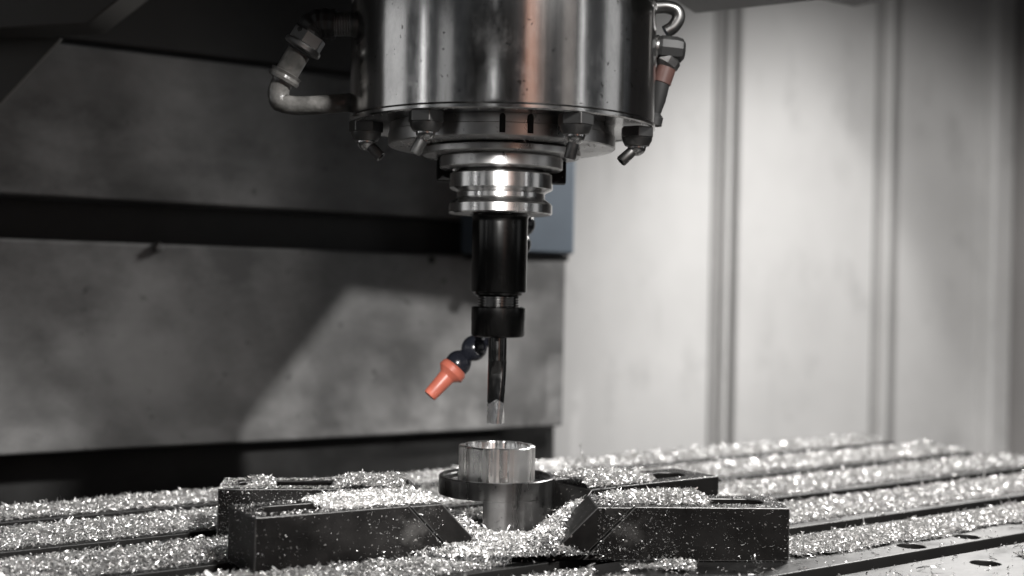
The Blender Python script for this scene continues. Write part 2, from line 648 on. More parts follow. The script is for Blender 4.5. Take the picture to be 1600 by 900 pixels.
# ------------------------------------------------------------------ spindle
ZC = CZ
sp = empty('milling_spindle', (AX.x, AX.y, 0), 0, 'large bright steel spindle head hanging over the table', 'spindle')


def Z(h):
    return ZC + h


lobj('housing', [(0.020, Z(0.0990)), (0.0905, Z(0.0984)), (0.0926, Z(0.0975)), (0.0938, Z(0.0983)), (0.0938, Z(0.1000)),
                 (0.0929, Z(0.1012)), (0.0931, Z(0.103)), (0.0934, Z(0.1685)), (0.0920, Z(0.1695)), (0.0920, Z(0.1715)),
                 (0.0936, Z(0.1725)), (0.0938, Z(0.268)), (0.02, Z(0.268))], M['housing'], sp, 160)
cap = lobj('nose_cap', [(0.02, Z(0.0985)), (0.0690, Z(0.0985)), (0.0690, Z(0.0935)), (0.0697, Z(0.0930)), (0.0697, Z(0.0862)),
                        (0.0690, Z(0.0855)), (0.020, Z(0.0853))], M['cap'], sp, 160)
for hx in (0.0009, 0.0167):
    a = math.asin(hx / 0.0697)
    bm = bmesh.new()
    n = 8
    oc = [(-0.0017, 0.0872), (0.0017, 0.0872)] + [(0.0017 * math.cos(t), 0.0965 + 0.0017 * math.sin(t)) for t in np.linspace(0, PI, n)]
    prism(bm, [(x, -0.0701, Z(z)) for x, z in oc], [(x, -0.0660, Z(z)) for x, z in oc])
    bmesh.ops.transform(bm, matrix=Matrix.Rotation(a, 4, 'Z'), verts=bm.verts)
    obj('key_slot', bm, M['slot'], cap)
lobj('nose_flange', [(0.02, Z(0.0850)), (0.0475, Z(0.0850)), (0.0487, Z(0.0840)), (0.0487, Z(0.0808)), (0.0478, Z(0.0801)), (0.02, Z(0.0800))], M['cap'], sp, 128)
lobj('nose_ring', [(0.02, Z(0.0799)), (0.0372, Z(0.0799)), (0.0378, Z(0.0790)), (0.0378, Z(0.0730)), (0.0365, Z(0.0721)), (0.030, Z(0.0719)), (0.029, Z(0.0735)), (0.02, Z(0.0735))], M['cap'], sp, 128)
# driving keys beside the ring
for s in (-1, 1):
    o = bxo('drive_key', -0.006, 0.006, -0.007, 0.007, Z(0.066), Z(0.0798), M['oxide'], sp, 0.0008)
    o.location = (s * 0.0345, 0.018, 0)


def hexagon(r, z0, z1, taper=0.0):
    bm = bmesh.new()
    a = [(r * math.cos(PI / 3 * i), r * math.sin(PI / 3 * i), z1) for i in range(6)]
    b = [(r * math.cos(PI / 3 * i), r * math.sin(PI / 3 * i), z0) for i in range(6)]
    prism(bm, b, a)
    return bm


spouts = {-76: (0.75, -0.15, -0.75), -30: (-0.42, 0.1, -0.85), 30: (-0.22, 0.1, -0.95), 76: (-0.72, -0.15, -0.7)}
for ang, dr in spouts.items():
    a = math.radians(ang)
    x, y = 0.0838 * math.sin(a), -0.0838 * math.cos(a)
    mw = Matrix.Translation((x, y, 0)) @ Matrix.Rotation(a + 0.25, 4, 'Z')
    bm = hexagon(0.0104, Z(0.0915), Z(0.0978))
    bmesh.ops.transform(bm, matrix=mw, verts=bm.verts)
    nz = obj('coolant_nozzle', bm, M['darkfit'], sp, bevel=0.0005)
    lobj('collar', [(0.0, Z(0.0914)), (0.0092, Z(0.0914)), (0.0088, Z(0.0895)), (0.0072, Z(0.0866)), (0.0060, Z(0.0862)), (0.0, Z(0.0862))], M['darkfit'], nz, 32, Matrix.Translation((x, y, 0)))
    c = Vector((x, y, Z(0.0862)))
    lobj('ball', [(0.0056 * math.sin(t), -0.0056 * math.cos(t)) for t in np.linspace(0, PI, 14)], M['flange'], nz, 28, Matrix.Translation(c))
    lobj('spout', [(0.0, 0.009), (0.0019, 0.009), (0.0020, 0.0134), (0.0031, 0.0136), (0.0035, 0.0128), (0.0032, 0.0035), (0, 0.0035)], M['darkfit'], nz, 24, frame(c, dr))

# ------------------------------------------------------------------ tool holder, end mill
th = empty('tool_holder', (AX.x, AX.y, 0), 0, 'tool holder with grooved bright flange and slim black body', 'tool holder')
lobj('grooved_flange', [(0.012, Z(0.0733)), (0.0260, Z(0.0733)), (0.0265, Z(0.0700)), (0.0312, Z(0.0698)), (0.0319, Z(0.0690)), (0.0319, Z(0.0606)),
                        (0.0312, Z(0.0600)), (0.0277, Z(0.0583)), (0.0272, Z(0.0576)), (0.0272, Z(0.0550)), (0.0278, Z(0.0543)),
                        (0.0310, Z(0.0520)), (0.0319, Z(0.0508)), (0.0319, Z(0.0458)), (0.0308, Z(0.0449)), (0.0185, Z(0.0446)), (0.012, Z(0.0446))], M['flange'], th, 160)
lobj('body', [(0.012, Z(0.0445)), (0.0190, Z(0.0445)), (0.0178, Z(0.0438)), (0.0172, Z(0.0425)), (0.0171, Z(0.040)), (0.0171, Z(-0.0020)), (0.0168, Z(-0.0027)),
              (0.0152, Z(-0.0032)), (0.0146, Z(-0.0045)), (0.0135, Z(-0.0052)), (0.0124, Z(-0.0055)), (0.011, Z(-0.0055))], M['black_polish'], th, 128)
pr = [(0.011, Z(-0.0056))]
zz = -0.0056
while zz > -0.0118:
    pr += [(0.0127, Z(zz)), (0.0127, Z(zz - 0.0007)), (0.0112, Z(zz - 0.0011)), (0.0112, Z(zz - 0.0015))]
    zz -= 0.0016
pr.append((0.010, Z(zz)))
lobj('threaded_neck', pr, M['mill'], th, 96)
nut = lobj('collet_nut', [(0.010, Z(-0.0117)), (0.0158, Z(-0.0117)), (0.0167, Z(-0.0124)), (0.0167, Z(-0.0200)), (0.01655, Z(-0.0204)), (0.01655, Z(-0.0287)),
                          (0.0160, Z(-0.0298)), (0.0150, Z(-0.0303)), (0.0066, Z(-0.0300)), (0.0064, Z(-0.026))], M['black_polish'], th, 128)

em = empty('end_mill', (AX.x, AX.y, 0), 0, 'dark end mill with bright cutting tip under the black nut', 'cutting tool')
lobj('shank', [(0.0, Z(-0.0262)), (0.0057, Z(-0.0262)), (0.0057, Z(-0.0445)), (0.0, Z(-0.0446))], M['mill'], em, 64)
bm = bmesh.new()
rings = []
NZ, NS = 60, 72
z0, z1 = Z(-0.0833), Z(-0.0447)
for i in range(NZ + 1):
    f = i / NZ
    z = z0 + (z1 - z0) * f
    tw = 0.5 + f * 0.8
    dep = 1.0 - max(0.0, (f - 0.80) / 0.20)          # flutes run out near the shank
    row = []
    for k in range(NS):
        a = 2 * PI * k / NS
        ph = ((a - tw) / (2 * PI) * 3) % 1.0
        g = 0.0 if ph < 0.32 else math.sin((ph - 0.32) / 0.68 * PI) ** 0.8
        r = 0.0058 - 0.0015 * g * min(1, dep)
        row.append(bm.verts.new((r * math.cos(a), r * math.sin(a), z)))
    rings.append(row)
for a, b in zip(rings[:-1], rings[1:]):
    for k in range(NS):
        bm.faces.new((a[k], a[(k + 1) % NS], b[(k + 1) % NS], b[k]))
bm.faces.new(rings[0][::-1])
bm.faces.new(rings[-1])
oc = obj('fluted_cutter', bm, M['mill'], em, smooth=40)
oc.data.materials.append(M['tip'])
for p_ in oc.data.polygons:
    if p_.center.z < z0 + 0.0135 + 0.0012 * math.sin(3 * math.atan2(p_.center.y, p_.center.x)):
        p_.material_index = 1

# ------------------------------------------------------------------ jointed coolant hose
ch = empty('coolant_hose', tuple(at(835, 330, 0.90)), 0, 'jointed black coolant hose with orange nozzle behind the cutter', 'hose')
hose_o = Vector(ch.location)
path = spline([at(816, 262, 0.90), at(818, 345, 0.89), at(806, 400, 0.88), at(790, 470, 0.865), at(770, 515, 0.85), at(740, 545, 0.84), at(716, 568, 0.835)], 24)
L = [0.0]
for a, b in zip(path[:-1], path[1:]):
    L.append(L[-1] + (b - a).length)
step = 0.0150
links = []
s = L[-1]
while s > 0:
    i = min(range(len(L)), key=lambda k: abs(L[k] - s))
    links.append((path[i], (path[min(i + 1, len(path) - 1)] - path[max(i - 1, 0)]).normalized()))
    s -= step
for p, d in links:
    R = 0.0086
    prof = [(R * 0.98 * math.sin(t), R * 1.02 * -math.cos(t)) for t in np.linspace(0.45, PI - 0.75, 14)]
    prof = [(0.0034, prof[0][1] - 0.0012)] + prof + [(0.0050, prof[-1][1] + 0.0016)]
    lobj('hose_link', [(0, prof[0][1])] + prof + [(0, prof[-1][1])], M['blackplastic'], ch, 32, Matrix.Translation(-hose_o) @ frame(p, -d))
tip, back = at(678, 611, 0.83), at(708, 578, 0.834)
dd = (tip - back).normalized()
ln = (tip - back).length
lobj('nozzle', [(0, -0.003), (0.0078, -0.003), (0.0092, -0.001), (0.0094, 0.0025), (0.0076, 0.0040), (0.0056, 0.0060), (0.0053, 0.010), (0.0047, ln + 0.003), (0.0042, ln + 0.0042), (0.0030, ln + 0.0042), (0.0028, ln - 0.004), (0, ln - 0.004)],
     M['orange'], ch, 40, Matrix.Translation(-hose_o) @ frame(back, dd))

# ------------------------------------------------------------------ hose on the left of the spindle
YH = 0.775
cl = empty('coolant_line', tuple(at(500, 40, YH)), 0, 'clear grey hose with elbow fitting at the left of the spindle', 'hose')
o0 = Vector(cl.location)
T0 = Matrix.Translation(-o0)
pa, pb = at(563, 38, YH), at(521, 38, YH)
d = (pb - pa).normalized()
ln = (pb - pa).length
pr = [(0, 0), (0.0068, 0)]
k = 0.0
while k < ln - 0.001:
    pr += [(0.0073, k + 0.0004), (0.0073, k + 0.0010), (0.0068, k + 0.0014)]
    k += 0.0016
pr += [(0.0066, ln), (0, ln)]
lobj('threaded_nipple', pr, M['brass'], cl, 40, T0 @ frame(pa, d))
el = spline([at(524, 38, YH), at(505, 37, YH), at(490, 42, YH), at(478, 62, YH)], 10)
bm = bmesh.new()
tube(bm, [p - o0 for p in el], [0.0092 + 0.0004 * math.sin(i) for i in range(len(el))], 12)
obj('elbow', bm, M['rubber'], cl, 25, bevel=0.0008)
ha, hb = at(486, 53, YH), at(471, 77, YH)
hd = (hb - ha).normalized()
bm = bmesh.new()
for r, z0_, z1_ in ((0.0110, 0.000, 0.0075),):
    a_ = [(r * math.cos(PI / 3 * i), r * math.sin(PI / 3 * i), z0_) for i in range(6)]
    b_ = [(r * math.cos(PI / 3 * i), r * math.sin(PI / 3 * i), z1_) for i in range(6)]
    prism(bm, a_, b_)
bmesh.ops.transform(bm, matrix=T0 @ frame(ha, hd), verts=bm.verts)
obj('hex_nut', bm, M['brass'], cl, bevel=0.0006)
lobj('ferrule', [(0.005, 0.0075), (0.0112, 0.0076), (0.0118, 0.0085), (0.0118, 0.0105), (0.0108, 0.0112), (0.005, 0.0112)], M['brass'], cl, 40, T0 @ frame(ha, hd))


def hose_mat():
    m, t, b = nt('clear_hose')
    f = noise(t, 90, 4, 0.6)
    link(t, ramp(t, f, [(0.35, (0.10, 0.098, 0.092)), (0.7, (0.27, 0.262, 0.25))]), b.inputs['Base Color'])
    b.inputs['Roughness'].default_value = 0.3
    b.inputs['Transmission Weight'].default_value = 0.25
    wv = t.nodes.new('ShaderNodeTexVoronoi')
    wv.inputs['Scale'].default_value = 420
    tc = t.nodes.new('ShaderNodeTexCoord')
    link(t, tc.outputs['Object'], wv.inputs['Vector'])
    bump(t, b, wv.outputs['Distance'], 0.25, 0.0008)
    return m


M['hose'] = hose_mat()
hp = spline([at(467, 82, YH), at(455, 102, YH), at(443, 124, YH), at(435, 145, YH), at(440, 160, YH), at(462, 165, YH), at(500, 164, YH), at(550, 160, YH + 0.004), at(590, 157, YH + 0.02)], 10)
bm = bmesh.new()
tube(bm, [p - o0 for p in hp], [0.0072 if i < 22 else 0.0057 if i > 40 else 0.0065 for i in range(len(hp))], 24)
obj('hose_tube', bm, M['hose'], cl, 60)
ca, cb = at(449, 113, YH), at(443, 124, YH)
lobj('hose_clamp', [(0.0075, 0), (0.0100, 0.0004), (0.0092, 0.0022), (0.0099, 0.0040), (0.0094, 0.0058), (0.0075, 0.006)], M['hose'], cl, 14, T0 @ frame(ca, cb - ca))

# ------------------------------------------------------------------ fittings on the right of the spindle
YR = 0.80
ft = empty('pipe_fitting', tuple(at(1045, 75, YR)), 0, 'dark pipe hook and knob fitting at the right of the spindle', 'fitting')
o1 = Vector(ft.location)
T1 = Matrix.Translation(-o1)
bm = bmesh.new()
tube(bm, [p - o1 for p in spline([at(1022, 12, YR), at(1040, 11, YR), at(1056, 16, YR), at(1060, 28, YR), at(1052, 42, YR), at(1040, 50, YR)], 10)], 0.0042, 20)
obj('pipe_hook', bm, M['darkfit'], ft, 60)
lobj('knob', [(0, 0), (0.0076, 0), (0.0086, 0.002), (0.0086, 0.011), (0.0076, 0.0150), (0.005, 0.0168), (0, 0.017)], M['rubber'], ft, 10, T1 @ frame(at(1028, 76, YR), at(1068, 80, YR) - at(1028, 76, YR)), 25)
lobj('washer', [(0, 0), (0.0078, 0), (0.0083, 0.0008), (0.0083, 0.0022), (0, 0.0024)], M['flange'], ft, 32, T1 @ frame(at(1022, 75, YR), at(1068, 80, YR) - at(1022, 75, YR)))
lobj('lower_nut', [(0, 0), (0.0060, 0), (0.0078, 0.002), (0.0078, 0.006), (0.0055, 0.009), (0, 0.009)], M['darkfit'], ft, 8, T1 @ frame(at(1049, 88, YR), at(1030, 118, YR) - at(1049, 88, YR)), 20)
lobj('red_sleeve', [(0, 0), (0.0062, 0), (0.0062, 0.010), (0.005, 0.011), (0, 0.011)], M['redring'], ft, 24, T1 @ frame(at(1041, 106, YR), at(1030, 138, YR) - at(1041, 106, YR)))
lobj('hose_tail', [(0, 0), (0.0058, 0), (0.0048, 0.012), (0.0032, 0.020), (0.0052, 0.0225), (0.0050, 0.0275), (0, 0.029)], M['rubber'], ft, 24, T1 @ frame(at(1033, 128, YR), at(1024, 180, YR) - at(1033, 128, YR)))

# ------------------------------------------------------------------ workpiece
wp = empty('workpiece', (AX.x + 0.0010, AX.y, 0), 0, 'bright aluminium ring turned from a dark round billet between the clamps', 'workpiece')
RT = 0.0229
facets(lobj('turned_ring', [(0.0188, 0.028), (0.0188, 0.0522), (0.0194, 0.0533), (0.0222, 0.0533), (RT, 0.0527), (RT, 0.0322), (0.0222, 0.0320), (0.0222, 0.028)], M['alu'], wp, 256, closed=True), 0.0008, 3)
facets(lobj('billet_flange', [(0.0, 0.0240), (0.0356, 0.0240), (0.0356, 0.0343), (0.0350, 0.0348), (0.0330, 0.0348), (0.0325, 0.0335), (0.0300, 0.0330), (0.0295, 0.0310), (0.0, 0.0305)], M['alu_dull'], wp, 256), 0.0003, 8)
bm = bmesh.new()
pts = []
for i in range(256):                                            # round foot with one side milled away
    a = -PI + 2 * PI * i / 256
    x, y = 0.0356 * math.cos(a), 0.0356 * math.sin(a)
    pts.append((max(x, -0.0075), y))
seen = []
for p in pts:
    if not seen or (abs(p[0] - seen[-1][0]) + abs(p[1] - seen[-1][1])) > 1e-5:
        seen.append(p)
prism(bm, [(x, y, 0.0003) for x, y in seen], [(x, y, 0.0239) for x, y in seen])
facets(obj('billet_foot', bm, M['alu_dull'], wp, smooth=30), 0.0003, 8)

# ------------------------------------------------------------------ four clamps
CH = 0.030
CW = 0.042


def make_clamp(name, heel, ax, w_sign, label, length=0.108, seam=0.087, slant=0.029, nose_len=None, slot=(0.010, 0.068)):
    """heel = near top corner of the blunt end; ax = direction towards the workpiece"""
    ax = Vector((ax[0], ax[1], 0)).normalized()
    rz = math.atan2(ax.y, ax.x)
    c = empty(name, (heel[0], heel[1], 0.0004), rz, label, 'clamp', 'clamps round the workpiece')
    w0, w1 = (0, CW) if w_sign > 0 else (-CW, 0)
    wm = (w0 + w1) / 2
    bm = bmesh.new()
    plate_with_holes(bm, [(0, w0), (seam, w0), (seam, w1), (0, w1)], [stadium(slot[0], slot[1], wm, 0.0095)], 0, CH,
                     shift=lambda x, y: (x + slant, y) if x > seam - 1e-6 else (x, y))
    cb_ = obj('clamp_body', bm, M['oxide'], c, bevel=0.0007)
    bm = bmesh.new()
    a0, a1 = seam + 0.0009, length
    e = 0.0004
    prism(bm, [(a0 + slant, w0 + e, 0), (a1 + slant, w0 + e, 0), (a1 + slant, w1 - e, 0), (a0 + slant, w1 - e, 0)],
          [(a0, w0 + e, CH - e), (a1, w0 + e, CH - e), (a1, w1 - e, CH - e), (a0, w1 - e, CH - e)])
    np_ = obj('nose_plate', bm, M['oxide'], c, bevel=0.0008)
    for o_ in (cb_, np_):
        o_.data.materials.append(M['worn'])
        o_.modifiers['bevel'].material = 1
    return c, ax, (w0, w1)


CL = {}
CL['A'] = make_clamp('toe_clamp', (-0.1285, 0.652), (0.858, 0.515), 1, 'black steel clamp at the front left, its blunt end nearest the camera')
CL['B'] = make_clamp('toe_clamp', (0.1575, 0.7137), (-0.998, -0.062), -1, 'black steel clamp at the front right with an oblong slot in its top')
CL['C'] = make_clamp('toe_clamp', (-0.168, 0.741), (0.988, 0.12), 1, 'black clamp at the rear left thickly dusted with fine shavings', length=0.112)
CL['D'] = make_clamp('toe_clamp', (0.1372, 0.833), (-0.80, -0.60), -1, 'black clamp at the rear right half buried under a shavings heap', slot=(0.014, 0.062))


# ------------------------------------------------------------------ shavings
def chip_mesh(k):
    """one curled foil shaving about 3 mm long"""
    r = 0.9 * random.choice((random.uniform(0.0006, 0.0012), random.uniform(0.0012, 0.0028)))
    arc = random.uniform(2.0, 5.2) if r < 0.0012 else random.uniform(0.7, 2.0)
    n = 7
    wdt = random.uniform(0.00030, 0.00070)
    pitch = random.uniform(-0.0005, 0.0005)
    ex = random.uniform(0.8, 1.7)
    vs, fs = [], []
    for i in range(n + 1):
        a = arc * (i / n - 0.5)
        tp = wdt * (1.0 - 0.55 * abs(2 * i / n - 1) ** 2)
        tw = random.uniform(-0.15, 0.15)
        c = Vector((r * math.sin(a) * ex, r * (1 - math.cos(a)), pitch * a))
        vs.append(c + Vector((0, tw * tp, -tp / 2)))
        vs.append(c + Vector((0, -tw * tp, tp / 2)))
    for i in range(n):
        fs.append((2 * i, 2 * i + 1, 2 * i + 3, 2 * i + 2))
    ctr = sum(vs, Vector()) / len(vs)
    me = bpy.data.meshes.new('shaving_%d' % k)
    me.from_pydata([tuple(v - ctr) for v in vs], [], fs)
    me.materials.append(M['chip'])
    for p in me.polygons:
        p.use_smooth = True
    return me


CHIPS = bpy.data.collections.new('shaving_shapes')
for k in range(24):
    CHIPS.objects.link(bpy.data.objects.new('shaving_shape_%02d' % k, chip_mesh(k)))


def chip_group():
    g = bpy.data.node_groups.new('scatter_shavings', 'GeometryNodeTree')
    g.interface.new_socket('Geometry', in_out='INPUT', socket_type='NodeSocketGeometry')
    g.interface.new_socket('Geometry', in_out='OUTPUT', socket_type='NodeSocketGeometry')
    N = g.nodes.new
    i, o = N('NodeGroupInput'), N('NodeGroupOutput')

    def attr(name, ty):
        a = N('GeometryNodeInputNamedAttribute')
        a.data_type = ty
        a.inputs[0].default_value = name
        return next(s for s in a.outputs if s.enabled and s.name == 'Attribute')
    ci = N('GeometryNodeCollectionInfo')
    ci.inputs['Collection'].default_value = CHIPS
    ci.inputs['Separate Children'].default_value = True
    ci.inputs['Reset Children'].default_value = True
    ip = N('GeometryNodeInstanceOnPoints')
    ip.inputs['Pick Instance'].default_value = True
    er = N('FunctionNodeEulerToRotation')
    l = g.links.new
    l(i.outputs[0], ip.inputs['Points'])
    l(attr('is_chip', 'BOOLEAN'), ip.inputs['Selection'])
    l(ci.outputs[0], ip.inputs['Instance'])
    l(attr('pick', 'INT'), ip.inputs['Instance Index'])
    l(attr('turn', 'FLOAT_VECTOR'), er.inputs[0])
    l(er.outputs[0], ip.inputs['Rotation'])
    l(attr('size', 'FLOAT'), ip.inputs['Scale'])
    jn = N('GeometryNodeJoinGeometry')
    l(i.outputs[0], jn.inputs[0])
    l(ip.outputs[0], jn.inputs[0])
    l(jn.outputs[0], o.inputs[0])
    return g


GN = chip_group()


def shavings(name, label, bed_v, bed_f, pos, size, cat='shavings', flat=0.5):
    """stuff object: a lumpy bed plus loose shavings lying on it"""
    nb, n = len(bed_v), len(pos)
    me = bpy.data.meshes.new(name)
    verts = np.vstack([np.asarray(bed_v, float).reshape(-1, 3), pos]) if nb else pos
    me.from_pydata(verts.tolist(), [], bed_f)
    turn = np.zeros((nb + n, 3))
    turn[nb:, 0] = RNG.normal(0, flat, n) + PI / 2 * (RNG.random(n) < 0.12)
    turn[nb:, 1] = RNG.normal(0, flat, n)
    turn[nb:, 2] = RNG.uniform(0, 2 * PI, n)
    sz = np.zeros(nb + n)
    sz[nb:] = size
    pk = RNG.integers(0, 24, nb + n)
    ic = np.zeros(nb + n, bool)
    ic[nb:] = True
    for nm, ty, key, arr in (('turn', 'FLOAT_VECTOR', 'vector', turn.ravel()), ('size', 'FLOAT', 'value', sz), ('pick', 'INT', 'value', pk), ('is_chip', 'BOOLEAN', 'value', ic)):
        a = me.attributes.new(nm, ty, 'POINT')
        a.data.foreach_set(key, arr)
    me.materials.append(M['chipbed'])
    for p in me.polygons:
        p.use_smooth = True
    o = bpy.data.objects.new(name, me)
    COL.objects.link(o)
    md = o.modifiers.new('scatter', 'NODES')
    md.node_group = GN
    tag(o, label, cat, None, 'stuff')
    return o


def vnoise(x, y, scale, seed):
    """smooth value noise, vectorised"""
    r = np.random.default_rng(seed)
    T = r.random((256, 256))
    X, Y = x / scale + 1000, y / scale + 1000
    i, j = np.floor(X).astype(int), np.floor(Y).astype(int)
    f, g = X - i, Y - j
    f, g = f * f * (3 - 2 * f), g * g * (3 - 2 * g)
    a = T[i % 256, j % 256] * (1 - f) + T[(i + 1) % 256, j % 256] * f
    b = T[i % 256, (j + 1) % 256] * (1 - f) + T[(i + 1) % 256, (j + 1) % 256] * f
    return a * (1 - g) + b * g


def gauss(x, y, cx, cy, sx, sy, rot=0.0):
    dx, dy = x - cx, y - cy
    c, s = math.cos(rot), math.sin(rot)
    u, v = dx * c + dy * s, -dx * s + dy * c
    return np.exp(-0.5 * ((u / sx) ** 2 + (v / sy) ** 2))


def slot_dist(v):
    return np.min(np.abs(v[..., None] - np.array(VS)), axis=-1)


def heap(x, y):
    """heaps pushed up round the workpiece"""
    h = 0.0195 * gauss(x, y, -0.054, 0.765, 0.036, 0.022, 0.3)
    h = np.maximum(h, 0.027 * gauss(x, y, 0.052, 0.795, 0.030, 0.028, 0.4))
    h = np.maximum(h, 0.028 * gauss(x, y, 0.045, 0.755, 0.018, 0.026, 0.0))
    h = np.maximum(h, 0.016 * gauss(x, y, -0.028, 0.750, 0.014, 0.013, 0.5))
    h = np.maximum(h, 0.020 * gauss(x, y, 0.034, 0.744, 0.013, 0.014, 0.0))
    h = np.maximum(h, 0.018 * gauss(x, y, 0.026, 0.722, 0.013, 0.016, 0.2))
    h = np.maximum(h, 0.012 * gauss(x, y, -0.035, 0.735, 0.03, 0.02, 0.5))
    h = np.maximum(h, 0.009 * gauss(x, y, 0.000, 0.725, 0.07, 0.03, 0.1))
    return h


def cover(x, y):
    """how deep the shavings lie on the table, 0 where it is bare"""
    u, v = x * SD.x + y * SD.y, x * SN.x + y * SN.y
    sd = slot_dist(v)
    n1 = vnoise(x, y, 0.045, 1)
    n2 = vnoise(x, y, 0.014, 2)
    land = np.clip((sd - HW) / 0.026, 0, 1)
    base = 0.0004 + (0.0008 + 0.0022 * n1 * n2) * land + 0.0014 * land ** 2 * np.clip((y - 0.98) / 0.3, 0, 1)
    edge = HW + 0.0028 + 0.003 * n2 ** 2
    right = np.clip((x - 0.10) / 0.10, 0, 1) * np.clip((1.3 - y) / 0.2, 0, 1)
    edge = edge + right * (0.002 + 0.006 * n1)        # bare steel along the slots on the right
    below = np.min(np.where(np.array(VS) > v[..., None], np.array(VS) - v[..., None], 9), axis=-1)   # to the slot beyond
    edge = np.maximum(edge, np.where(below < 0.03, HW + 0.0055 + 0.003 * n2, 0))
    base = np.where(sd < edge, 0, base)
    # the near lands on the right are partly swept clean
    k4, k5 = VS[3], VS[4]
    near = (v < k4) & (v > k5) & (x > 0.045) & (x < 0.140 + 0.03 * n1) & (v < k4 - 0.012)
    strip_ = (v < k5 + 0.020 + 0.014 * n1) & (v > k5) & (x > -0.02)
    base = np.where(near & (n2 < 0.80), 0, base)
    base = np.where(strip_ & (n2 < 0.9), 0, base)
    front = (v < k5) & (x > 0.08)
    base = np.where(front & ((n1 < 0.45) | (v > k5 - 0.03)) & (n2 < 0.93), 0, base)
    for hx, hy in HOLES:
        base = np.where((x - hx) ** 2 + (y - hy) ** 2 < 0.0105 ** 2, 0, base)
    base = np.where((u > U1 - 0.006) | (v > 0.858), 0, base)
    h = heap(x, y) * (0.92 + 0.16 * n2)
    return np.where(h > 0.005, np.maximum(base, h), base)


def in_clamp(x, y, pad=0.0):
    m = np.zeros(np.shape(x), bool)
    for c, ax, (w0, w1) in CL.values():
        dx, dy = x - c.location.x, y - c.location.y
        t = dx * ax.x + dy * ax.y
        w_ = -dx * ax.y + dy * ax.x
        m |= (t > -pad) & (t < 0.118 + pad) & (w_ > w0 - pad) & (w_ < w1 + pad)
    return m


def in_work(x, y, r=0.0368):
    return (x - wp.location.x) ** 2 + (y - wp.location.y) ** 2 < r * r


# bed over the table
RES = 0.0035
gu = np.arange(-0.32, U1, RES)
gv = np.arange(0.16, 0.866, RES)
UU, VV = np.meshgrid(gu, gv, indexing='ij')
XX = UU * SD.x + VV * SN.x
YY = UU * SD.y + VV * SN.y
HH = cover(XX, YY)
HH = np.where(in_work(XX, YY, 0.0352), 0, HH)
vis = (np.abs(XX) < 0.43 * YY + 0.02) & (YY > 0.30)
HH = np.where(vis, HH, 0)
ok = HH > 0.0002
idx = -np.ones(HH.shape, int)
used = ok.copy()
q = ok[:-1, :-1] & ok[1:, :-1] & ok[1:, 1:] & ok[:-1, 1:]
used[:] = False
used[:-1, :-1] |= q
used[1:, :-1] |= q
used[1:, 1:] |= q
used[:-1, 1:] |= q
idx[used] = np.arange(used.sum())
bv = np.stack([XX[used], YY[used], HH[used] * 0.85 - 0.0003], 1)
ii, jj = np.nonzero(q)
bf = np.stack([idx[ii, jj], idx[ii + 1, jj], idx[ii + 1, jj + 1], idx[ii, jj + 1]], 1).tolist()

# shavings on it
N0 = 800000
u = RNG.uniform(-0.32, U1, N0)
v = RNG.uniform(0.18, 0.862, N0)
x = u * SD.x + v * SN.x
y = u * SD.y + v * SN.y
keep = (np.abs(x) < 0.425 * y + 0.01) & (y > 0.34)
sc = np.where(y < 0.62, 1.9, np.clip(y / 0.80, 0.85, 1.15)) * 1.05
keep &= RNG.random(N0) < 1.3 / sc ** 1.9
x, y, sc = x[keep], y[keep], sc[keep]
h = cover(x, y)
keep = (h > 0.0004) & ~in_work(x, y, 0.0368)
cl_in = in_clamp(x, y)
keep &= ~(cl_in & (h < 0.0295))
x, y, h, sc = x[keep], y[keep], h[keep], sc[keep]
z = h * 0.85 + RNG.normal(0.0006, 0.0006, len(x))
z = np.maximum(z, 0.0004)
pos = np.stack([x, y, z], 1)
lnd = np.clip((slot_dist(x * SN.x + y * SN.y) - HW) / 0.016, 0, 1)
size = sc * np.exp(RNG.normal(0, 0.42, len(x))) * np.where(h > 0.006, 1, 0.6 + 0.4 * lnd)
# loose ones strewn on bare steel and over slot edges
n = 6000
xs, ys = RNG.uniform(-0.35, 0.45, n), RNG.uniform(0.62, 1.2, n)
vv_ = xs * SN.x + ys * SN.y
kp = (slot_dist(vv_) > HW * 0.9) & ~in_clamp(xs, ys, 0.001) & ~in_work(xs, ys) & (xs * SD.x + ys * SD.y < U1) & (vv_ < 0.856)
for hx, hy in HOLES:
    kp &= (xs - hx) ** 2 + (ys - hy) ** 2 > 0.0095 ** 2
xs, ys = xs[kp], ys[kp]
pos = np.vstack([pos, np.stack([xs, ys, RNG.uniform(0.0004, 0.0010, len(xs))], 1)])
size = np.concatenate([size, np.exp(RNG.normal(0.0, 0.3, len(xs)))])
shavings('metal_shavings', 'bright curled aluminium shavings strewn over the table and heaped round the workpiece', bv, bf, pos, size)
print('table shavings', len(pos))


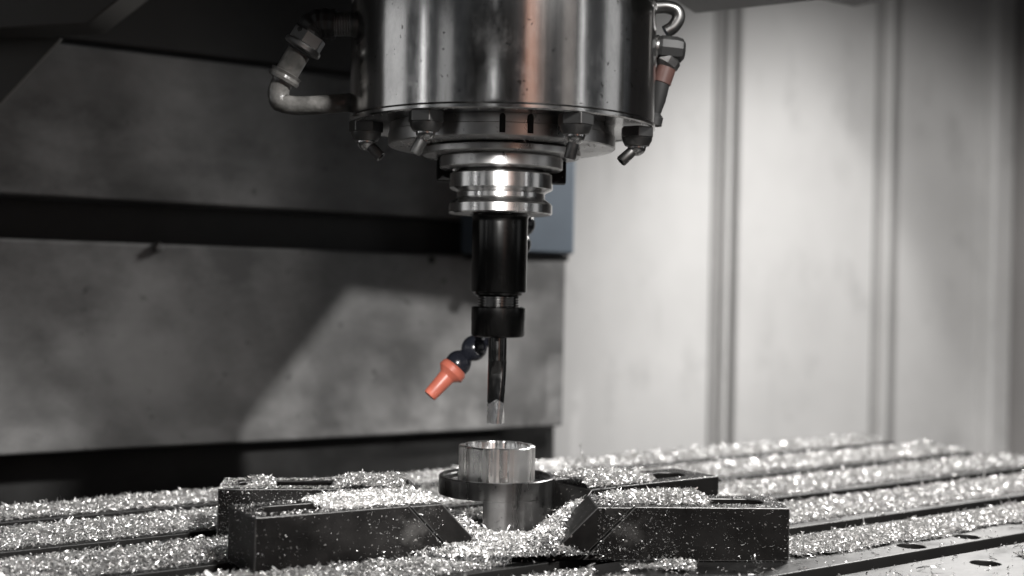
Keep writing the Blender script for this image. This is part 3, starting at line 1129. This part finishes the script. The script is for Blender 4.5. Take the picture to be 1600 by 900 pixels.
def clamp_pile(key, label, hfun, dens, dust_top=0, dust_side=0, small=0.7):
    c, ax, (w0, w1) = CL[key]
    nx = Vector((-ax.y, ax.x, 0))
    L_, W_ = 0.108, w1 - w0
    tt = np.arange(0.0, L_ + 0.001, 0.0025)
    ww = np.arange(0.0, W_ + 0.001, 0.0025)
    T, Wg = np.meshgrid(tt, ww, indexing='ij')

    def world(t, w_, zz):
        wq = w0 + w_ if w0 == 0 else -w_
        return np.stack([c.location.x + t * ax.x + wq * nx.x, c.location.y + t * ax.y + wq * nx.y, zz], -1)
    Hh = hfun(T, Wg)
    ok = Hh > 0.0008
    q = ok[:-1, :-1] & ok[1:, :-1] & ok[1:, 1:] & ok[:-1, 1:]
    used = np.zeros(ok.shape, bool)
    used[:-1, :-1] |= q; used[1:, :-1] |= q; used[1:, 1:] |= q; used[:-1, 1:] |= q
    idx = -np.ones(ok.shape, int)
    idx[used] = np.arange(used.sum())
    bvv = world(T[used], Wg[used], CH + Hh[used] * 0.8 - 0.0004)
    a, b = np.nonzero(q)
    bff = np.stack([idx[a, b], idx[a + 1, b], idx[a + 1, b + 1], idx[a, b + 1]], 1).tolist()
    n = dens
    t, w_ = RNG.uniform(0, L_, n), RNG.uniform(0, W_, n)
    hh = hfun(t, w_)
    k = hh > 0.0006
    P = [world(t[k], w_[k], CH + hh[k] * 0.85 + np.abs(RNG.normal(0.0004, 0.0005, k.sum())))]
    S = [np.exp(RNG.normal(0.12, 0.28, k.sum()))]
    slot_ = lambda t, w_: (t > 0.009) & (t < 0.069) & (np.abs(w_ - W_ / 2) < 0.0102)
    if dust_top:
        t, w_ = RNG.uniform(0, L_, dust_top), RNG.uniform(0, W_, dust_top)
        k = ~slot_(t, w_)
        P.append(world(t[k], w_[k], np.full(k.sum(), CH + 0.0006)))
        S.append(small * np.exp(RNG.normal(-0.5, 0.35, k.sum())))
    if dust_side:
        t = np.where(RNG.random(dust_side) < 0.55, RNG.uniform(0, L_, dust_side), L_ - 0.045 * RNG.random(dust_side) ** 1.3)
        zz = CH * RNG.random(dust_side) ** 1.25
        P.append(world(t, np.full(dust_side, -0.0005), zz))
        S.append(small * np.exp(RNG.normal(-1.0, 0.5, dust_side)))
        m = dust_side // 4
        w_ = RNG.uniform(0, W_, m)
        P.append(world(np.full(m, -0.0005), w_, CH * RNG.random(m) ** 1.5))
        S.append(small * np.exp(RNG.normal(-1.0, 0.5, m)))
    P, S = np.vstack(P), np.concatenate(S)
    shavings('clamp_shavings', label, bvv, bff, P, S)


def hA(t, w_):
    e = np.clip((t - 0.040) / 0.012, 0, 1) * np.clip((w_ - 0.003) / 0.012, 0, 1)
    return e * (0.0008 + 0.0022 * vnoise(t, w_, 0.012, 5)) * (1 + 0.2 * np.clip((w_ - 0.02) / 0.02, 0, 1))


def hB(t, w_):
    e = np.clip((t - 0.040) / 0.010, 0, 1) * np.clip((0.104 - t) / 0.035, 0, 1) * np.clip((w_ - 0.006) / 0.012, 0, 1)
    return e * (0.0030 + 0.003 * vnoise(t, w_, 0.014, 6))


def hC(t, w_):
    a = np.exp(-((t - 0.022) / 0.014) ** 2) * 0.0008 * np.clip(w_ / 0.01, 0, 1)
    b = np.clip((t - 0.062) / 0.02, 0, 1) * 0.0028
    return (a + b) * (0.6 + 0.8 * vnoise(t, w_, 0.01, 7))


def hD(t, w_):
    e = np.clip((t - 0.034 - 0.02 * vnoise(t, w_, 0.02, 9)) / 0.03, 0, 1) * np.clip((w_ - 0.002) / 0.010, 0, 1)
    return e * (0.0032 + 0.0035 * vnoise(t, w_, 0.014, 8))


clamp_pile('A', 'shavings piled on the inner half of the front left clamp', hA, 11000, 1500, 520)
clamp_pile('B', 'shavings heaped on the middle of the front right clamp', hB, 9000, 2200, 1100)
clamp_pile('C', 'fine shavings dusted all over the rear left clamp', hC, 9000, 6500, 4200, 0.6)
clamp_pile('D', 'shavings heap over the inner end of the rear right clamp', hD, 9000, 500, 60)


# wet shavings stuck under the spindle nose
n = 90
a = RNG.uniform(-PI, 0, n)
a[:40] = RNG.normal(-2.55, 0.25, 40)
rr = np.sqrt(RNG.uniform(0.052 ** 2, 0.069 ** 2, n))
P = np.stack([AX.x + rr * np.cos(a), AX.y + rr * np.sin(a), np.full(n, Z(0.0853) - 0.0005)], 1)
m = 50
a2 = RNG.uniform(-PI, 0, m)
P2 = np.stack([AX.x + 0.0905 * np.cos(a2), AX.y + 0.0905 * np.sin(a2), np.full(m, Z(0.0981) - 0.0006)], 1)
shavings('stuck_shavings', 'few wet shavings stuck under the spindle nose and rim', np.zeros((0, 3)), [], np.vstack([P, P2]), 0.55 * np.exp(RNG.normal(0, 0.3, n + m)))


# longer curls that stand out
def long_curl(p, d, length, wdt, curl, label):
    d = Vector(d).normalized()
    side = d.cross(Vector((0, 1, 0))).normalized()
    up = side.cross(d)
    n = 22
    bm = bmesh.new()
    prev = None
    for i in range(n + 1):
        s_ = i / n
        c = Vector(p) + d * length * s_ + side * curl * math.sin(s_ * 3.0) + up * curl * (1 - math.cos(s_ * 3.0))
        wv = (side * math.cos(s_ * 2.2) + up * math.sin(s_ * 2.2)) * wdt * (0.5 + 0.5 * math.sin(PI * (0.15 + 0.8 * s_)))
        th_ = d.cross(wv).normalized() * 0.00012
        ring = [bm.verts.new(c - wv + th_), bm.verts.new(c + wv + th_), bm.verts.new(c + wv - th_), bm.verts.new(c - wv - th_)]
        if prev:
            for k in range(4):
                bm.faces.new((prev[k], prev[(k + 1) % 4], ring[(k + 1) % 4], ring[k]))
        else:
            bm.faces.new(ring[::-1])
        prev = ring
    bm.faces.new(prev)
    tag(obj('long_shaving', bm, M['alu'], None, 60), label, 'shaving')


p = at(916, 722, 0.97)
long_curl(p, (-0.35, 0, 1), 0.014, 0.0014, 0.001, 'thick bright sliver standing up on the far table behind the ring')
p = at(246, 838, 0.70)
long_curl((p.x, p.y, 0.004), (0.6, -0.3, 0.25), 0.010, 0.0010, 0.002, 'broad bright curl lying across a slot on the left of the table')
p = at(1082, 795, 0.716)
long_curl(at(1078, 793, 0.707), (-0.1, 0.05, 1), 0.008, 0.0003, 0.0006, 'thin upright wisp on the front right clamp')
p = at(1432, 880, 0.70)
long_curl((p.x, p.y, 0.0012), (0.75, -0.45, 0.02), 0.014, 0.0005, 0.0015, 'thin pale sliver lying over the nearest slot on the right')
